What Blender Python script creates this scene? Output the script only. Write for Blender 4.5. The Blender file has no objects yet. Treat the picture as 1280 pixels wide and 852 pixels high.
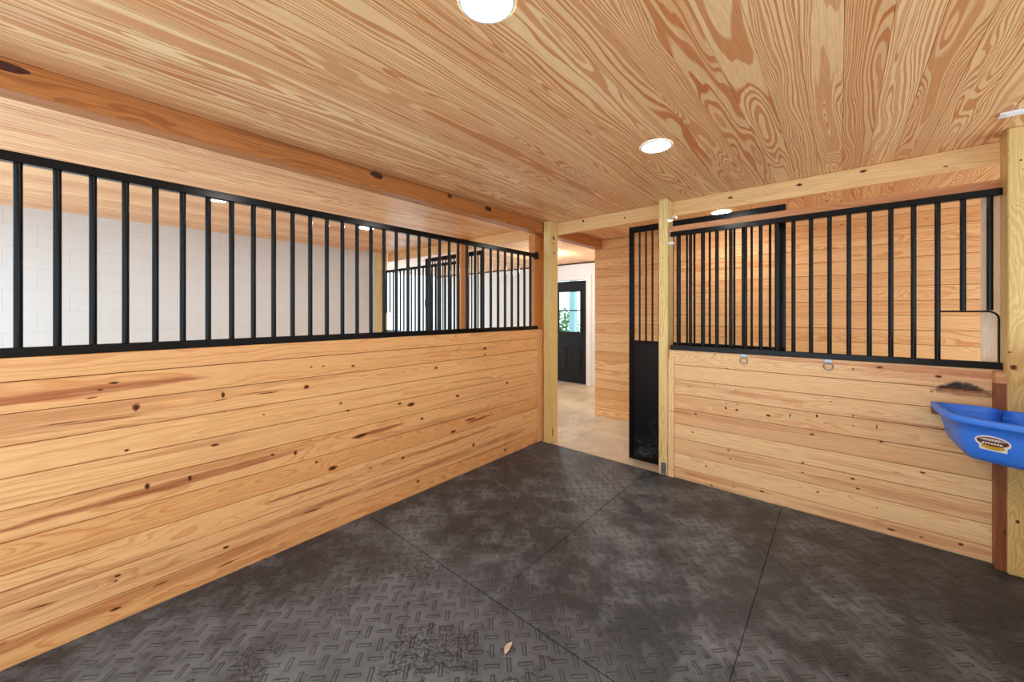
import bpy, bmesh, math, random
from mathutils import Vector, Matrix
from mathutils.bvhtree import BVHTree
random.seed(7)
R = random.Random(11)
sc = bpy.context.scene
C = sc.collection
PI = math.pi

# ------------------------------------------------------------------ helpers
class MB:
    """collects shapes in world coordinates and links them as ONE mesh object"""
    def __init__(s):
        s.v = []; s.f = []; s.m = []; s.g = []; s.t = []; s.sm = []
    def add(s, verts, faces, mat=0, gc=None, tint=0.5, smooth=False):
        o = len(s.v)
        s.v += [tuple(p) for p in verts]
        for f in faces:
            s.f.append([i + o for i in f]); s.m.append(mat); s.sm.append(smooth)
            for i in f:
                s.g.append(gc(verts[i]) if gc else (verts[i][0], verts[i][1], verts[i][2]))
                s.t.append(tint)
    def box(s, x0, x1, y0, y1, z0, z1, bev=0.0, mat=0, gc=None, tint=0.5):
        b = bmesh.new()
        bmesh.ops.create_cube(b, size=1)
        for v in b.verts:
            v.co = Vector(((x0+x1)/2 + v.co.x*(x1-x0), (y0+y1)/2 + v.co.y*(y1-y0), (z0+z1)/2 + v.co.z*(z1-z0)))
        if bev > 0:
            bmesh.ops.bevel(b, geom=b.edges[:], offset=bev, segments=1, affect='EDGES')
        b.verts.index_update()
        s.add([v.co[:] for v in b.verts], [[v.index for v in f.verts] for f in b.faces], mat, gc, tint)
        b.free()
    def timber(s, x0, x1, y0, y1, z0, z1, axis, bev=0.003, mat=0, tint=None, off=None, flat=None):
        """a sawn board or timber: the grain coordinate runs along its axis around an off-centre pith"""
        du = R.uniform(0, 60)
        cx, cy, cz = (x0+x1)/2, (y0+y1)/2, (z0+z1)/2
        if off is None:
            if flat is None:
                off = (R.uniform(-.03, .03), R.choice((-1, 1))*R.uniform(.03, .09))
            else:                                    # flat = normal axis of a plank's face
                off = (R.uniform(-.045, .045), R.uniform(.012, .085)) if R.random() < .74 else (R.choice((-1, 1))*R.uniform(.08, .16), R.uniform(.03, .10))
        t = R.random() if tint is None else tint
        def gc(p):
            d = {'x': (p[0], p[1]-cy, p[2]-cz), 'y': (p[1], p[0]-cx, p[2]-cz), 'z': (p[2], p[0]-cx, p[1]-cy)}[axis]
            u, a, b = d
            if flat is not None:
                o2 = [k for k in 'xyz' if k != axis]
                if o2[0] == flat: a, b = b, a
            return (u + du, a + off[0], b + off[1])
        s.box(x0, x1, y0, y1, z0, z1, bev, mat, gc, t)
    def tube(s, p, q, r, n=12, mat=0, caps=True, r2=None):
        p = Vector(p); q = Vector(q); d = (q-p).normalized()
        a = d.orthogonal().normalized(); b = d.cross(a)
        r2 = r if r2 is None else r2
        vs = [p + (a*math.cos(2*PI*i/n) + b*math.sin(2*PI*i/n))*r for i in range(n)]
        vs += [q + (a*math.cos(2*PI*i/n) + b*math.sin(2*PI*i/n))*r2 for i in range(n)]
        s.add([v[:] for v in vs], [[i, (i+1) % n, n+(i+1) % n, n+i] for i in range(n)], mat, smooth=True)
        if caps:
            o = len(s.v) - 2*n
            s.add([v[:] for v in vs], [list(range(n))[::-1], list(range(n, 2*n))], mat)
    def path(s, pts, r, n=10, mat=0, closed=False):
        P = [Vector(p) for p in pts]; k = len(P); vs = []
        prev = None
        for i in range(k):
            if closed: d = P[(i+1) % k] - P[i-1]
            else: d = P[min(i+1, k-1)] - P[max(i-1, 0)]
            d.normalize()
            a = d.orthogonal() if prev is None else prev - d*prev.dot(d)
            a.normalize(); prev = a; b = d.cross(a)
            vs += [P[i] + (a*math.cos(2*PI*j/n) + b*math.sin(2*PI*j/n))*r for j in range(n)]
        fs = []
        for i in range(k if closed else k-1):
            i2 = (i+1) % k
            fs += [[i*n+j, i*n+(j+1) % n, i2*n+(j+1) % n, i2*n+j] for j in range(n)]
        s.add([v[:] for v in vs], fs, mat, smooth=True)
        if not closed:
            s.add([v[:] for v in vs[:n]], [list(range(n))[::-1]], mat)
            s.add([v[:] for v in vs[-n:]], [list(range(n))], mat)
    def disc(s, c, r, z0, z1, n=40, mat=0, mtop=None):
        vs = [(c[0]+r*math.cos(2*PI*i/n), c[1]+r*math.sin(2*PI*i/n), z) for z in (z0, z1) for i in range(n)]
        s.add(vs, [[i, (i+1) % n, n+(i+1) % n, n+i] for i in range(n)], mat, smooth=True)
        s.add(vs, [list(range(n))[::-1], list(range(n, 2*n))], mat if mtop is None else mtop)
    def build(s, name, mats, parent=None, loc=None):
        me = bpy.data.meshes.new(name)
        if parent is not None: base = wloc(parent)
        base_p = wloc(parent) if parent is not None else Vector((0, 0, 0))
        if loc is None:
            loc = base_p if parent is not None else Vector((0, 0, 0))
        loc = Vector(loc)
        me.from_pydata([(p[0]-loc.x, p[1]-loc.y, p[2]-loc.z) for p in s.v], [], s.f)
        if not isinstance(mats, (list, tuple)): mats = [mats]
        for m in mats: me.materials.append(m)
        me.polygons.foreach_set('material_index', s.m)
        me.polygons.foreach_set('use_smooth', s.sm)
        a = me.attributes.new('gc', 'FLOAT_VECTOR', 'CORNER')
        a.data.foreach_set('vector', [c for g in s.g for c in g])
        a = me.attributes.new('tint', 'FLOAT', 'CORNER')
        a.data.foreach_set('value', s.t)
        me.update()
        bm = bmesh.new(); bm.from_mesh(me)
        bmesh.ops.recalc_face_normals(bm, faces=bm.faces[:]); bm.to_mesh(me); bm.free()
        o = bpy.data.objects.new(name, me); C.objects.link(o)
        if parent is not None: o.parent = parent
        o.location = loc - base_p
        return o

WL = {}
def wloc(o):
    v = Vector(o.location)
    while o.parent is not None:
        o = o.parent; v = v + Vector(o.location)
    return v
def tag(o, label, cat, group=None, kind=None):
    o['label'] = label; o['category'] = cat
    if group: o['group'] = group
    if kind: o['kind'] = kind
    return o
def thing(name, label, cat, loc, group=None):
    o = bpy.data.objects.new(name, None); C.objects.link(o)
    o.empty_display_size = .1
    o.location = loc
    return tag(o, label, cat, group, 'thing')
def struct(o, label=None, cat=None):
    o['kind'] = 'structure'
    if label: o['label'] = label
    if cat: o['category'] = cat
    return o
def copy_tree(o, parent=None):
    c = o.copy(); C.objects.link(c); c.parent = parent
    for ch in list(o.children): copy_tree(ch, c)
    return c

# ------------------------------------------------------------------ materials
class NT:
    def __init__(s, name):
        s.mat = bpy.data.materials.new(name); s.mat.use_nodes = True
        s.t = s.mat.node_tree; s.t.nodes.clear()
        s.out = s.n('ShaderNodeOutputMaterial'); s.b = s.n('ShaderNodeBsdfPrincipled')
        s.t.links.new(s.b.outputs[0], s.out.inputs[0])
    def n(s, t, **k):
        nd = s.t.nodes.new(t)
        for a, b in k.items(): setattr(nd, a, b)
        return nd
    def put(s, inp, v):
        if isinstance(v, bpy.types.NodeSocket): s.t.links.new(v, inp)
        elif isinstance(v, tuple) and len(v) == 3 and inp.type == 'RGBA': inp.default_value = (*v, 1)
        else: inp.default_value = v
    def m(s, op, a, b=None, c=None, clamp=False):
        nd = s.n('ShaderNodeMath', operation=op, use_clamp=clamp)
        for i, x in enumerate((a, b, c)):
            if x is not None: s.put(nd.inputs[i], x)
        return nd.outputs[0]
    def ss(s, x, lo, hi, a=0., b=1.):
        nd = s.n('ShaderNodeMapRange', interpolation_type='SMOOTHSTEP')
        s.put(nd.inputs[0], x); s.put(nd.inputs[1], lo); s.put(nd.inputs[2], hi); s.put(nd.inputs[3], a); s.put(nd.inputs[4], b)
        return nd.outputs[0]
    def xyz(s, x, y, z):
        nd = s.n('ShaderNodeCombineXYZ')
        for i, q in enumerate((x, y, z)): s.put(nd.inputs[i], q)
        return nd.outputs[0]
    def sep(s, v):
        nd = s.n('ShaderNodeSeparateXYZ'); s.put(nd.inputs[0], v); return nd.outputs
    def noise(s, vec, scale=1., detail=2., rough=.5, dist=0., dim='3D'):
        nd = s.n('ShaderNodeTexNoise', noise_dimensions=dim)
        s.put(nd.inputs['Vector'], vec); s.put(nd.inputs['Scale'], scale); s.put(nd.inputs['Detail'], detail)
        s.put(nd.inputs['Roughness'], rough); s.put(nd.inputs['Distortion'], dist)
        return nd.outputs[0]
    def mix(s, f, a, b, mode='MIX'):
        nd = s.n('ShaderNodeMix', data_type='RGBA', blend_type=mode)
        s.put(nd.inputs[0], f); s.put(nd.inputs[6], a); s.put(nd.inputs[7], b)
        return nd.outputs[2]
    def attr(s, name, out='Vector'):
        nd = s.n('ShaderNodeAttribute', attribute_name=name); return nd.outputs[out]
    def obj(s): return s.n('ShaderNodeTexCoord').outputs['Object']
    def bump(s, h, strength=.3, dist=.002):
        nd = s.n('ShaderNodeBump'); s.put(nd.inputs['Strength'], strength); s.put(nd.inputs['Distance'], dist); s.put(nd.inputs['Height'], h)
        s.t.links.new(nd.outputs[0], s.b.inputs['Normal'])
    def fin(s, col, rough=.5, spec=.5, metal=0.):
        s.put(s.b.inputs['Base Color'], col); s.put(s.b.inputs['Roughness'], rough)
        s.put(s.b.inputs['Specular IOR Level'], spec); s.put(s.b.inputs['Metallic'], metal)
        return s.mat

def srgb(r, g, b):
    f = lambda c: ((c/255+.055)/1.055)**2.4 if c > 10 else c/255/12.92
    return (f(r), f(g), f(b))

def wood(name, early, late, red, ring=.006, contrast=.8, wob=.10, knots=3., kthr=.62, rough=.42, streak=.25, tint=.35,
         streaks=(), stains=(), broad=0.35, fibre=.16, spec=.4, dw=1.6, us=1.):
    q = NT(name)
    u, v, w = q.sep(q.attr('gc'))
    tn = q.attr('tint', 'Fac')
    A = q.noise(q.xyz(q.m('MULTIPLY', u, 1.1*us), q.m('MULTIPLY', v, 5.), q.m('MULTIPLY', w, 5.)), 1., 2., .5)
    B = q.noise(q.xyz(q.m('MULTIPLY_ADD', u, .8, 31.7), q.m('MULTIPLY', v, 4.), q.m('MULTIPLY', w, 4.)), 1., 2., .5)
    D = q.noise(q.xyz(q.m('MULTIPLY_ADD', u, 5.5*us, 11.), q.m('MULTIPLY', v, 18.), q.m('MULTIPLY', w, 18.)), 1., 2.5, .55)
    w2 = q.m('MULTIPLY_ADD', q.m('SUBTRACT', A, .5), wob*2, w)
    v2 = q.m('MULTIPLY_ADD', q.m('SUBTRACT', B, .5), wob*1.0, v)
    r = q.m('SQRT', q.m('ADD', q.m('MULTIPLY', v2, v2), q.m('MULTIPLY', w2, w2)))
    r = q.m('MULTIPLY_ADD', q.m('SUBTRACT', D, .5), ring*dw, r)
    # knots bend the rings around them
    vo = q.n('ShaderNodeTexVoronoi', voronoi_dimensions='2D')
    q.put(vo.inputs['Vector'], q.xyz(q.m('MULTIPLY', u, .62), v, 0.)); q.put(vo.inputs['Scale'], knots)
    kd = q.m('DIVIDE', vo.outputs['Distance'], knots)
    kr, kg, kb = q.sep(vo.outputs['Color'])
    pres = q.ss(kr, kthr, kthr+.05)
    ks = q.m('MULTIPLY_ADD', kg, .010, .004)                       # knot radius
    fall = q.m('POWER', 2.718, q.m('MULTIPLY', q.m('DIVIDE', kd, .028), -1.))
    r = q.m('ADD', r, q.m('MULTIPLY', q.m('MULTIPLY', fall, pres), .05))
    wn = q.noise(q.xyz(q.m('MULTIPLY', r, .22/ring), q.m('MULTIPLY', u, .15), 0.), 1., 1., .5)
    t = q.m('ADD', q.m('DIVIDE', r, q.m('MULTIPLY_ADD', q.m('FRACT', q.m('MULTIPLY', tn, 7.31)), ring*1.1, ring*.55)), q.m('MULTIPLY', wn, 5.5))
    fr = q.m('FRACT', t)
    idn = q.m('FLOOR', t)
    wid = q.n('ShaderNodeTexWhiteNoise', noise_dimensions='1D'); q.put(wid.inputs['W'], idn)
    start = q.m('MULTIPLY_ADD', wid.outputs[0], .5, .12)
    late_f = q.m('MULTIPLY', q.ss(fr, start, q.m('ADD', start, broad)), q.ss(fr, .93, 1., 1., 0.))
    cid = q.m('MULTIPLY_ADD', wid.outputs[0], .4, .6)
    late_f = q.m('MULTIPLY', late_f, q.m('MULTIPLY', cid, contrast))
    fb = q.noise(q.xyz(q.m('MULTIPLY', u, 9.), q.m('MULTIPLY', v, 420.), q.m('MULTIPLY', w, 420.)), 1., 1.5, .6)
    col = q.mix(late_f, early, late)
    # slow tone changes along each board, and board to board
    sl = q.noise(q.xyz(q.m('MULTIPLY_ADD', u, .5, 7.), q.m('MULTIPLY', v, 11.), q.m('MULTIPLY', w, 11.)), 1., 3., .5)
    hs = q.m('MULTIPLY', q.ss(sl, .56, .66), streak)
    col = q.mix(hs, col, red)
    if streaks or stains:
        px, py, pz = q.sep(q.obj())
    if streaks:
        axis, lst = streaks
        a = py if axis == 'y' else px
        wav = q.noise(q.xyz(q.m('MULTIPLY', a, 4.), q.m('MULTIPLY', pz, 30.), 0.), 1., 3., .6)
        tot = None
        gr = q.m('MULTIPLY_ADD', q.ss(q.noise(q.xyz(q.m('MULTIPLY', a, 3.), q.m('MULTIPLY', pz, 120.), 0.), 1., 3., .6), .35, .65), .4, .6)
        for (ac, zc, la, lz, st, slope) in lst:
            da = q.m('DIVIDE', q.m('SUBTRACT', a, ac), la)
            zz = q.m('SUBTRACT', pz, q.m('MULTIPLY_ADD', q.m('SUBTRACT', a, ac), slope, zc))
            dz = q.m('DIVIDE', zz, lz)
            e = q.m('ADD', q.m('MULTIPLY', da, da), q.m('MULTIPLY', dz, dz))
            e = q.m('ADD', e, q.m('MULTIPLY_ADD', wav, 2.4, -1.2))
            k = q.m('MULTIPLY', q.ss(e, .5, 1.5, 1., 0.), st)
            tot = k if tot is None else q.m('MAXIMUM', tot, k)
        col = q.mix(q.m('MULTIPLY', tot, gr), col, red)
    tt = q.m('MULTIPLY', q.m('SUBTRACT', tn, .5), tint)
    hsv = q.n('ShaderNodeHueSaturation')
    q.put(hsv.inputs['Hue'], q.m('MULTIPLY_ADD', tt, .030, .5)); q.put(hsv.inputs['Saturation'], q.m('MULTIPLY_ADD', tt, -.25, 1.))
    q.put(hsv.inputs['Value'], q.m('MULTIPLY_ADD', tt, .40, 1.)); q.put(hsv.inputs['Color'], col); col = hsv.outputs[0]
    col = q.mix(fibre, col, q.mix(fb, (.25, .25, .25), (1.75, 1.75, 1.75)), 'MULTIPLY') if False else q.mix(1., col, q.mix(q.ss(fb, .25, .75), (1-fibre,)*3, (1+fibre*.5,)*3), 'MULTIPLY')
    # the knots themselves
    kn = q.m('MULTIPLY', q.ss(kd, q.m('MULTIPLY', ks, .75), q.m('MULTIPLY', ks, 1.15), 1., 0.), pres)
    halo = q.m('MULTIPLY', q.ss(kd, ks, q.m('MULTIPLY', ks, 2.6), .55, 0.), pres)
    col = q.mix(halo, col, red)
    col = q.mix(q.m('MULTIPLY', kn, q.m('MULTIPLY_ADD', kb, .5, .45)), col, srgb(72, 36, 18))
    for (axis, ac, zc, la, lz, c3, st, bend) in stains:
        a = py if axis == 'y' else px
        da = q.m('DIVIDE', q.m('SUBTRACT', a, ac), la)
        zz = q.m('SUBTRACT', pz, q.m('MULTIPLY_ADD', q.m('MULTIPLY', da, da), bend, zc))
        dz = q.m('DIVIDE', zz, lz)
        e = q.m('ADD', q.m('MULTIPLY', da, da), q.m('MULTIPLY', dz, dz))
        nn = q.noise(q.xyz(q.m('MULTIPLY', a, 30.), q.m('MULTIPLY', pz, 50.), 0.), 1., 4., .65)
        e = q.m('ADD', e, q.m('MULTIPLY_ADD', nn, 1.8, -.9))
        col = q.mix(q.m('MULTIPLY', q.ss(e, .15, 1.25, 1., 0.), st), col, c3)
    hgt = q.m('ADD', q.m('MULTIPLY', late_f, .6), q.m('MULTIPLY', fb, .5))
    q.bump(hgt, .12, .001)
    return q.fin(col, q.m('MULTIPLY_ADD', fb, .14, rough-.07), spec)

def plain(name, col, rough=.5, spec=.5, metal=0., var=.0, vs=20., bump=0., bs=60.):
    q = NT(name)
    c = col
    if var > 0:
        nz = q.noise(q.obj(), vs, 4., .6)
        c = q.mix(q.ss(nz, .3, .7), tuple(x*(1-var) for x in col), tuple(min(1, x*(1+var)) for x in col))
    if bump > 0: q.bump(q.noise(q.obj(), bs, 3., .6), bump, .002)
    return q.fin(c, rough, spec, metal)

EX = dict()
M = {}
left_streaks = ('y', [(.0, 1.135, .42, .022, .85, .03), (.42, .60, .55, .020, .9, .02), (1.55, .607, .18, .016, .9, .02),
                      (.25, .10, .7, .026, .5, .02), (1.0, .335, .22, .007, .9, -.01), (-.05, .33, .18, .006, .9, .0),
                      (2.35, .34, .5, .012, .7, .02), (1.9, .19, .5, .014, .6, .02), (.1, .99, .14, .005, .9, -.02),
                      (2.6, .47, .16, .01, .95, .05), (.05, 1.0, .3, .03, .25, 0), (3.0, .2, .3, .03, .5, 0), (.9, .2, .4, .02, .5, .01),
                      (.75, 1.02, .16, .004, .9, 0), (2.2, .55, .6, .03, .35, 0)])
front_streaks = ('x', [(.45, 1.13, .45, .022, .7, -.01), (-.25, 1.14, .35, .012, .7, -.01), (.3, .28, .45, .028, .45, 0), (-.6, .30, .25, .02, .4, 0),
                       (-.5, .83, .3, .02, .45, 0), (.35, .77, .3, .012, .6, -.03), (.3, .05, .5, .025, .5, 0), (-.8, .07, .35, .018, .5, 0),
                       (-1.1, .60, .1, .012, .6, 0), (.1, .42, .3, .016, .35, 0)])
front_stains = [('x', .57, 1.043, .12, .034, srgb(34, 24, 20), 1., -.04), ('x', .58, 1.01, .15, .028, srgb(150, 92, 50), .7, 0.)]
EARLY = srgb(231, 187, 132); LATE = srgb(209, 150, 91); RED = srgb(179, 102, 58)
M['wall'] = wood('pine_wall_boards', srgb(238, 180, 120), srgb(212, 134, 74), srgb(154, 68, 32), ring=.014, contrast=.75, wob=.08, broad=.5, knots=2.4, kthr=.86, streaks=left_streaks, streak=.35)
M['front'] = wood('pine_front_boards', srgb(248, 208, 156), srgb(230, 166, 106), srgb(196, 112, 68), ring=.013, contrast=.7, wob=.07, broad=.45, knots=2.4, kthr=.9, streaks=front_streaks, stains=front_stains, streak=.3)
M['aisle'] = wood('pine_aisle_boards', srgb(242, 192, 132), srgb(216, 142, 76), srgb(206, 122, 70), ring=.010, contrast=.85, wob=.10, knots=2.2, kthr=.93, streak=.3)
M['ceil'] = wood('pine_ceiling_boards', srgb(250, 210, 158), srgb(214, 140, 88), srgb(222, 140, 84), ring=.015, contrast=1., wob=.16, knots=2.0, kthr=.9, streak=.25, broad=.18, rough=.36, tint=.5, dw=1.1, us=.5)
M['header'] = wood('pine_header', srgb(242, 200, 142), srgb(226, 170, 108), RED, ring=.012, contrast=.6, knots=2.6, kthr=.97, streak=.1)
M['ledger'] = wood('pine_ledger', srgb(216, 158, 108), srgb(188, 116, 70), srgb(186, 104, 62), ring=.008, contrast=.9, knots=2.6, kthr=.8, streak=.4)
M['post'] = wood('treated_post', srgb(234, 206, 140), srgb(208, 168, 98), srgb(190, 168, 98), ring=.012, contrast=.7, knots=3., kthr=.93, streak=.25)
M['beam'] = wood('aged_beam', srgb(192, 122, 64), srgb(156, 88, 38), srgb(124, 64, 28), ring=.007, contrast=.85, knots=3., kthr=.68, streak=.5)
M['orange_post'] = wood('aged_post', srgb(210, 148, 86), srgb(182, 112, 56), srgb(150, 86, 42), ring=.01, contrast=.8, knots=3., kthr=.75)
M['brown'] = wood('stained_board', srgb(150, 92, 60), srgb(122, 66, 40), srgb(88, 44, 26), ring=.008, contrast=.7, knots=3., kthr=.7, streak=.7)
M['pale'] = wood('planed_pale_board', srgb(248, 232, 208), srgb(240, 214, 182), srgb(236, 206, 172), ring=.02, contrast=.5, knots=1.5, kthr=.98, streak=.05)
M['knot'] = plain('knot_dark', srgb(70, 33, 18), .5, .4, var=.35, vs=90.)
M['halo'] = plain('knot_rim', srgb(158, 88, 46), .5, .4, var=.2, vs=60.)
M['gap'] = plain('board_core', srgb(92, 56, 32), .8, .2)
M['black'] = plain('black_steel', (.0034, .0035, .004), .2, .2, var=.3, vs=30., bump=.1, bs=120.)
M['steel'] = plain('galvanised_steel', srgb(165, 165, 168), .35, .5, 1., var=.15, vs=60.)
M['white_paint'] = plain('white_paint', srgb(228, 230, 231), .6, .4, bump=.05, bs=40.)
M['white_plastic'] = plain('white_plastic', srgb(238, 238, 238), .4)
M['door_black'] = plain('door_black_paint', (.008, .008, .009), .4, .25)

def lens(name, strength):
    q = NT(name); q.put(q.b.inputs['Emission Color'], (1., .985, .96)); q.put(q.b.inputs['Emission Strength'], strength)
    return q.fin((.9, .9, .9), .4)
M['lens'] = lens('lamp_lens', 125.); M['globe'] = lens('added_globe_glow', 85.)  # the second glow serves only the added far-room lamp

def cmu():
    q = NT('white_block')
    x, y, z = q.sep(q.obj())
    br = q.n('ShaderNodeTexBrick', offset=.5)
    q.put(br.inputs['Vector'], q.xyz(y, z, 0.)); q.put(br.inputs['Scale'], 1.)
    br.inputs['Mortar Size'].default_value = .006; br.inputs['Mortar Smooth'].default_value = .6
    br.inputs['Brick Width'].default_value = .43; br.inputs['Row Height'].default_value = .217
    col = q.mix(br.outputs['Fac'], srgb(216, 219, 221), srgb(210, 213, 215))
    h = q.m('ADD', q.m('MULTIPLY', br.outputs['Fac'], -1.), q.m('MULTIPLY', q.noise(q.obj(), 90., 3., .6), .25))
    q.bump(h, .35, .003)
    return q.fin(col, .65, .3)
M['cmu'] = cmu()

def rubber():
    q = NT('rubber_mat')
    g = q.n('ShaderNodeNewGeometry')
    x, y, z = q.sep(g.outputs['Position'])
    p = .072
    a = q.m('DIVIDE', q.m('ADD', x, y), p*1.41421); b = q.m('DIVIDE', q.m('SUBTRACT', x, y), p*1.41421)
    par = q.m('FLOORED_MODULO', q.m('ADD', q.m('FLOOR', a), q.m('FLOOR', b)), 2.)
    fa = q.m('ABSOLUTE', q.m('SUBTRACT', q.m('FRACT', a), .5)); fb = q.m('ABSOLUTE', q.m('SUBTRACT', q.m('FRACT', b), .5))
    l = q.m('ADD', q.m('MULTIPLY', fa, par), q.m('MULTIPLY', fb, q.m('SUBTRACT', 1., par)))
    s = q.m('ADD', q.m('MULTIPLY', fb, par), q.m('MULTIPLY', fa, q.m('SUBTRACT', 1., par)))
    bar = q.m('MULTIPLY', q.ss(s, .045, .10, 1., 0.), q.ss(l, .36, .45, 1., 0.))
    pos = g.outputs['Position']
    n1 = q.noise(pos, 1.1, 5., .62, .6)
    n2 = q.noise(pos, 6., 6., .7, .3)
    n3 = q.noise(pos, 45., 4., .7)
    wear = q.ss(q.noise(q.xyz(q.m('ADD', x, 9.), y, z), 1.6, 3., .5), .35, .62)
    dust = q.ss(q.m('ADD', q.m('MULTIPLY', n1, .6), q.m('MULTIPLY', n2, .45)), .46, .70)
    grit = q.ss(n2, .48, .6)
    base = q.mix(q.m('MULTIPLY', q.ss(n3, .3, .7), .5), (.027, .0325, .042), (.050, .058, .071))
    col = q.mix(q.m('MULTIPLY', dust, .9), base, (.185, .208, .238))
    col = q.mix(q.m('MULTIPLY', q.m('MULTIPLY', grit, q.ss(x, .2, -1.6, .15, 1.)), .30), col, (.15, .165, .185))
    # dark residue that holds in the tread of the worn part by the camera
    near = q.m('MULTIPLY', q.ss(y, 1.75, 1.3), q.ss(q.m('ABSOLUTE', q.m('ADD', x, 1.3)), 1.15, .5, 0., 1.))
    col = q.mix(q.m('MULTIPLY', near, .45), col, (.160, .178, .205))
    clump = q.m('MULTIPLY', q.m('MULTIPLY', q.ss(q.noise(pos, 3.2, 5., .7, .5), .5, .56), q.ss(q.noise(pos, 60., 3., .7), .42, .58)), near)
    col = q.mix(q.m('MULTIPLY', clump, .7), col, (.012, .012, .013))
    brown = q.m('MULTIPLY', q.ss(q.noise(pos, 1.3, 3., .5), .5, .7), q.ss(x, -.6, .3))
    col = q.mix(q.m('MULTIPLY', brown, .35), col, (.062, .048, .043))
    # scuffed bar tops, pale scratches
    col = q.mix(q.m('MULTIPLY', bar, .16), col, (.12, .132, .15))
    sc1 = q.noise(q.xyz(q.m('MULTIPLY', a, 1.5), q.m('MULTIPLY', b, 22.), 0.), 1., 2., .5)
    col = q.mix(q.m('MULTIPLY', q.ss(sc1, .70, .76), .45), col, (.30, .30, .30))
    sc2 = q.noise(pos, 38., 1., .5)
    col = q.mix(q.m('MULTIPLY', q.ss(sc2, .80, .83), .6), col, (.5, .48, .45))
    edge = q.m('MULTIPLY', q.m('MULTIPLY', bar, q.m('SUBTRACT', 1., bar)), 4.)
    ev = q.ss(q.noise(pos, 7., 3., .6), .40, .60)
    col = q.mix(q.m('MULTIPLY', edge, q.m('MULTIPLY_ADD', ev, .35, .03)), col, (.25, .275, .31))  # worn pale bar edges, also standing in for bump highlights
    rim = q.m('MULTIPLY', q.ss(s, .09, .19, 1., 0.), q.ss(l, .43, .495, 1., 0.))
    col = q.mix(q.m('MULTIPLY', q.m('SUBTRACT', rim, bar, None, True), .72), col, (.013, .0145, .016))  # dark surround painted in place of the bump's shade around each bar
    h = q.m('ADD', q.m('MULTIPLY', bar, q.m('MULTIPLY_ADD', wear, .8, .2)), q.m('MULTIPLY', n3, .10))
    q.bump(h, 1., .0075)
    return q.fin(col, q.m('MULTIPLY_ADD', dust, .15, .46), .42)
M['rubber'] = rubber()

def concrete():
    q = NT('aisle_concrete')
    pos = q.obj(); x, y, z = q.sep(pos)
    n1 = q.noise(pos, 1.2, 6., .62, .4); n2 = q.noise(pos, 14., 5., .65)
    col = q.mix(q.ss(n1, .35, .68), srgb(178, 164, 140), srgb(216, 204, 178))
    col = q.mix(q.m('MULTIPLY', q.ss(q.noise(q.xyz(x, q.m('ADD', y, 4.), z), 2.4, 5., .6, .5), .58, .7), .5), col, srgb(138, 116, 94))
    col = q.mix(q.m('MULTIPLY', q.ss(n2, .4, .7), .2), col, srgb(225, 214, 196))
    j = q.m('MINIMUM', q.m('ABSOLUTE', q.m('ADD', x, 2.66)), q.m('ABSOLUTE', q.m('SUBTRACT', y, 4.45)))
    jn = q.ss(j, .003, .009, 1., 0.)
    col = q.mix(q.m('MULTIPLY', jn, .55), col, srgb(112, 96, 78))
    q.bump(q.m('SUBTRACT', q.m('MULTIPLY', n2, .3), jn), .2, .003)
    return q.fin(col, .42, .4)
M['concrete'] = concrete()
M['gravel'] = plain('gravel_ground', srgb(196, 190, 180), .9, .2, var=.25, vs=30.)
M['glass'] = None
def glass():
    q = NT('window_glass')
    q.put(q.b.inputs['Transmission Weight'], 1.); q.put(q.b.inputs['IOR'], 1.02)
    return q.fin((1, 1, 1), 0., .5)
M['glass'] = glass()

# ------------------------------------------------------------------ layout (metres; x to the right along the front wall, y away from the camera)
XL, YF, CZ = -2.66, 3.61, 2.56          # face of the left partition, face of the front wall, ceiling height
XR = .87                                 # right wall
YB = -.95                                # back of the stall
PW = .1345                               # board width
NX0, NX1 = -6.20, -2.72                  # the stall next door

def planks(mb, axis, a0, a1, c0, z0, z1, thick, normal, top_first=True, mat=0, wid=PW, gap=.0030):
    """horizontal boards on a wall; axis = run of the boards, c0 = face coordinate, normal = +-1 direction of the face"""
    z = z0
    b0, b1 = (c0, c0 - normal*thick)
    lo, hi = min(b0, b1), max(b0, b1)
    while z < z1 - .004:
        zt = min(z + wid, z1)
        if axis == 'y': mb.timber(lo, hi, a0, a1, z+gap/2, zt-gap/2, 'y', .0012, mat, flat='x')
        else: mb.timber(a0, a1, lo, hi, z+gap/2, zt-gap/2, 'x', .0012, mat, flat='y')
        z = zt

def knot(mb, axis, a, z, face, normal, ra, rz, m0, m1, tilt=0.):
    """a knot on a board: an irregular dark eye with a reddish rim, lying on the face"""
    for k, (sc_, mt, e) in enumerate(((1.0, m1, .0003), (.62, m0, .0006))):
        n = 14; vs = []
        for i in range(n):
            t = 2*PI*i/n; rr = (1 + R.uniform(-.16, .16))*sc_
            da, dz = ra*rr*math.cos(t), rz*rr*math.sin(t)
            da, dz = da*math.cos(tilt) - dz*math.sin(tilt), da*math.sin(tilt) + dz*math.cos(tilt)
            vs.append((face + normal*e, a+da, z+dz) if axis == 'y' else (a+da, face + normal*e, z+dz))
        mb.add(vs, [list(range(n))], mt)

# camera numbers, used to turn measured photograph positions into places on the walls
FX, TH, H0 = 475.7, math.atan(410/475.7), 391.
FW = Vector((-math.sin(TH), math.cos(TH), 0)); RT = Vector((math.cos(TH), math.sin(TH), 0)); EYE = Vector((0, 0, 1.5))
def ray(px, py): return FW + RT*((px-640)/FX) + Vector((0, 0, -(py-H0)/FX))
def on_x(px, py, X): r = ray(px, py); return EYE + r*(X/r.x)
def on_y(px, py, Y): r = ray(px, py); return EYE + r*(Y/r.y)
def on_z(px, py, Z): r = ray(px, py); return EYE + r*((Z-1.5)/r.z)

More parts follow.
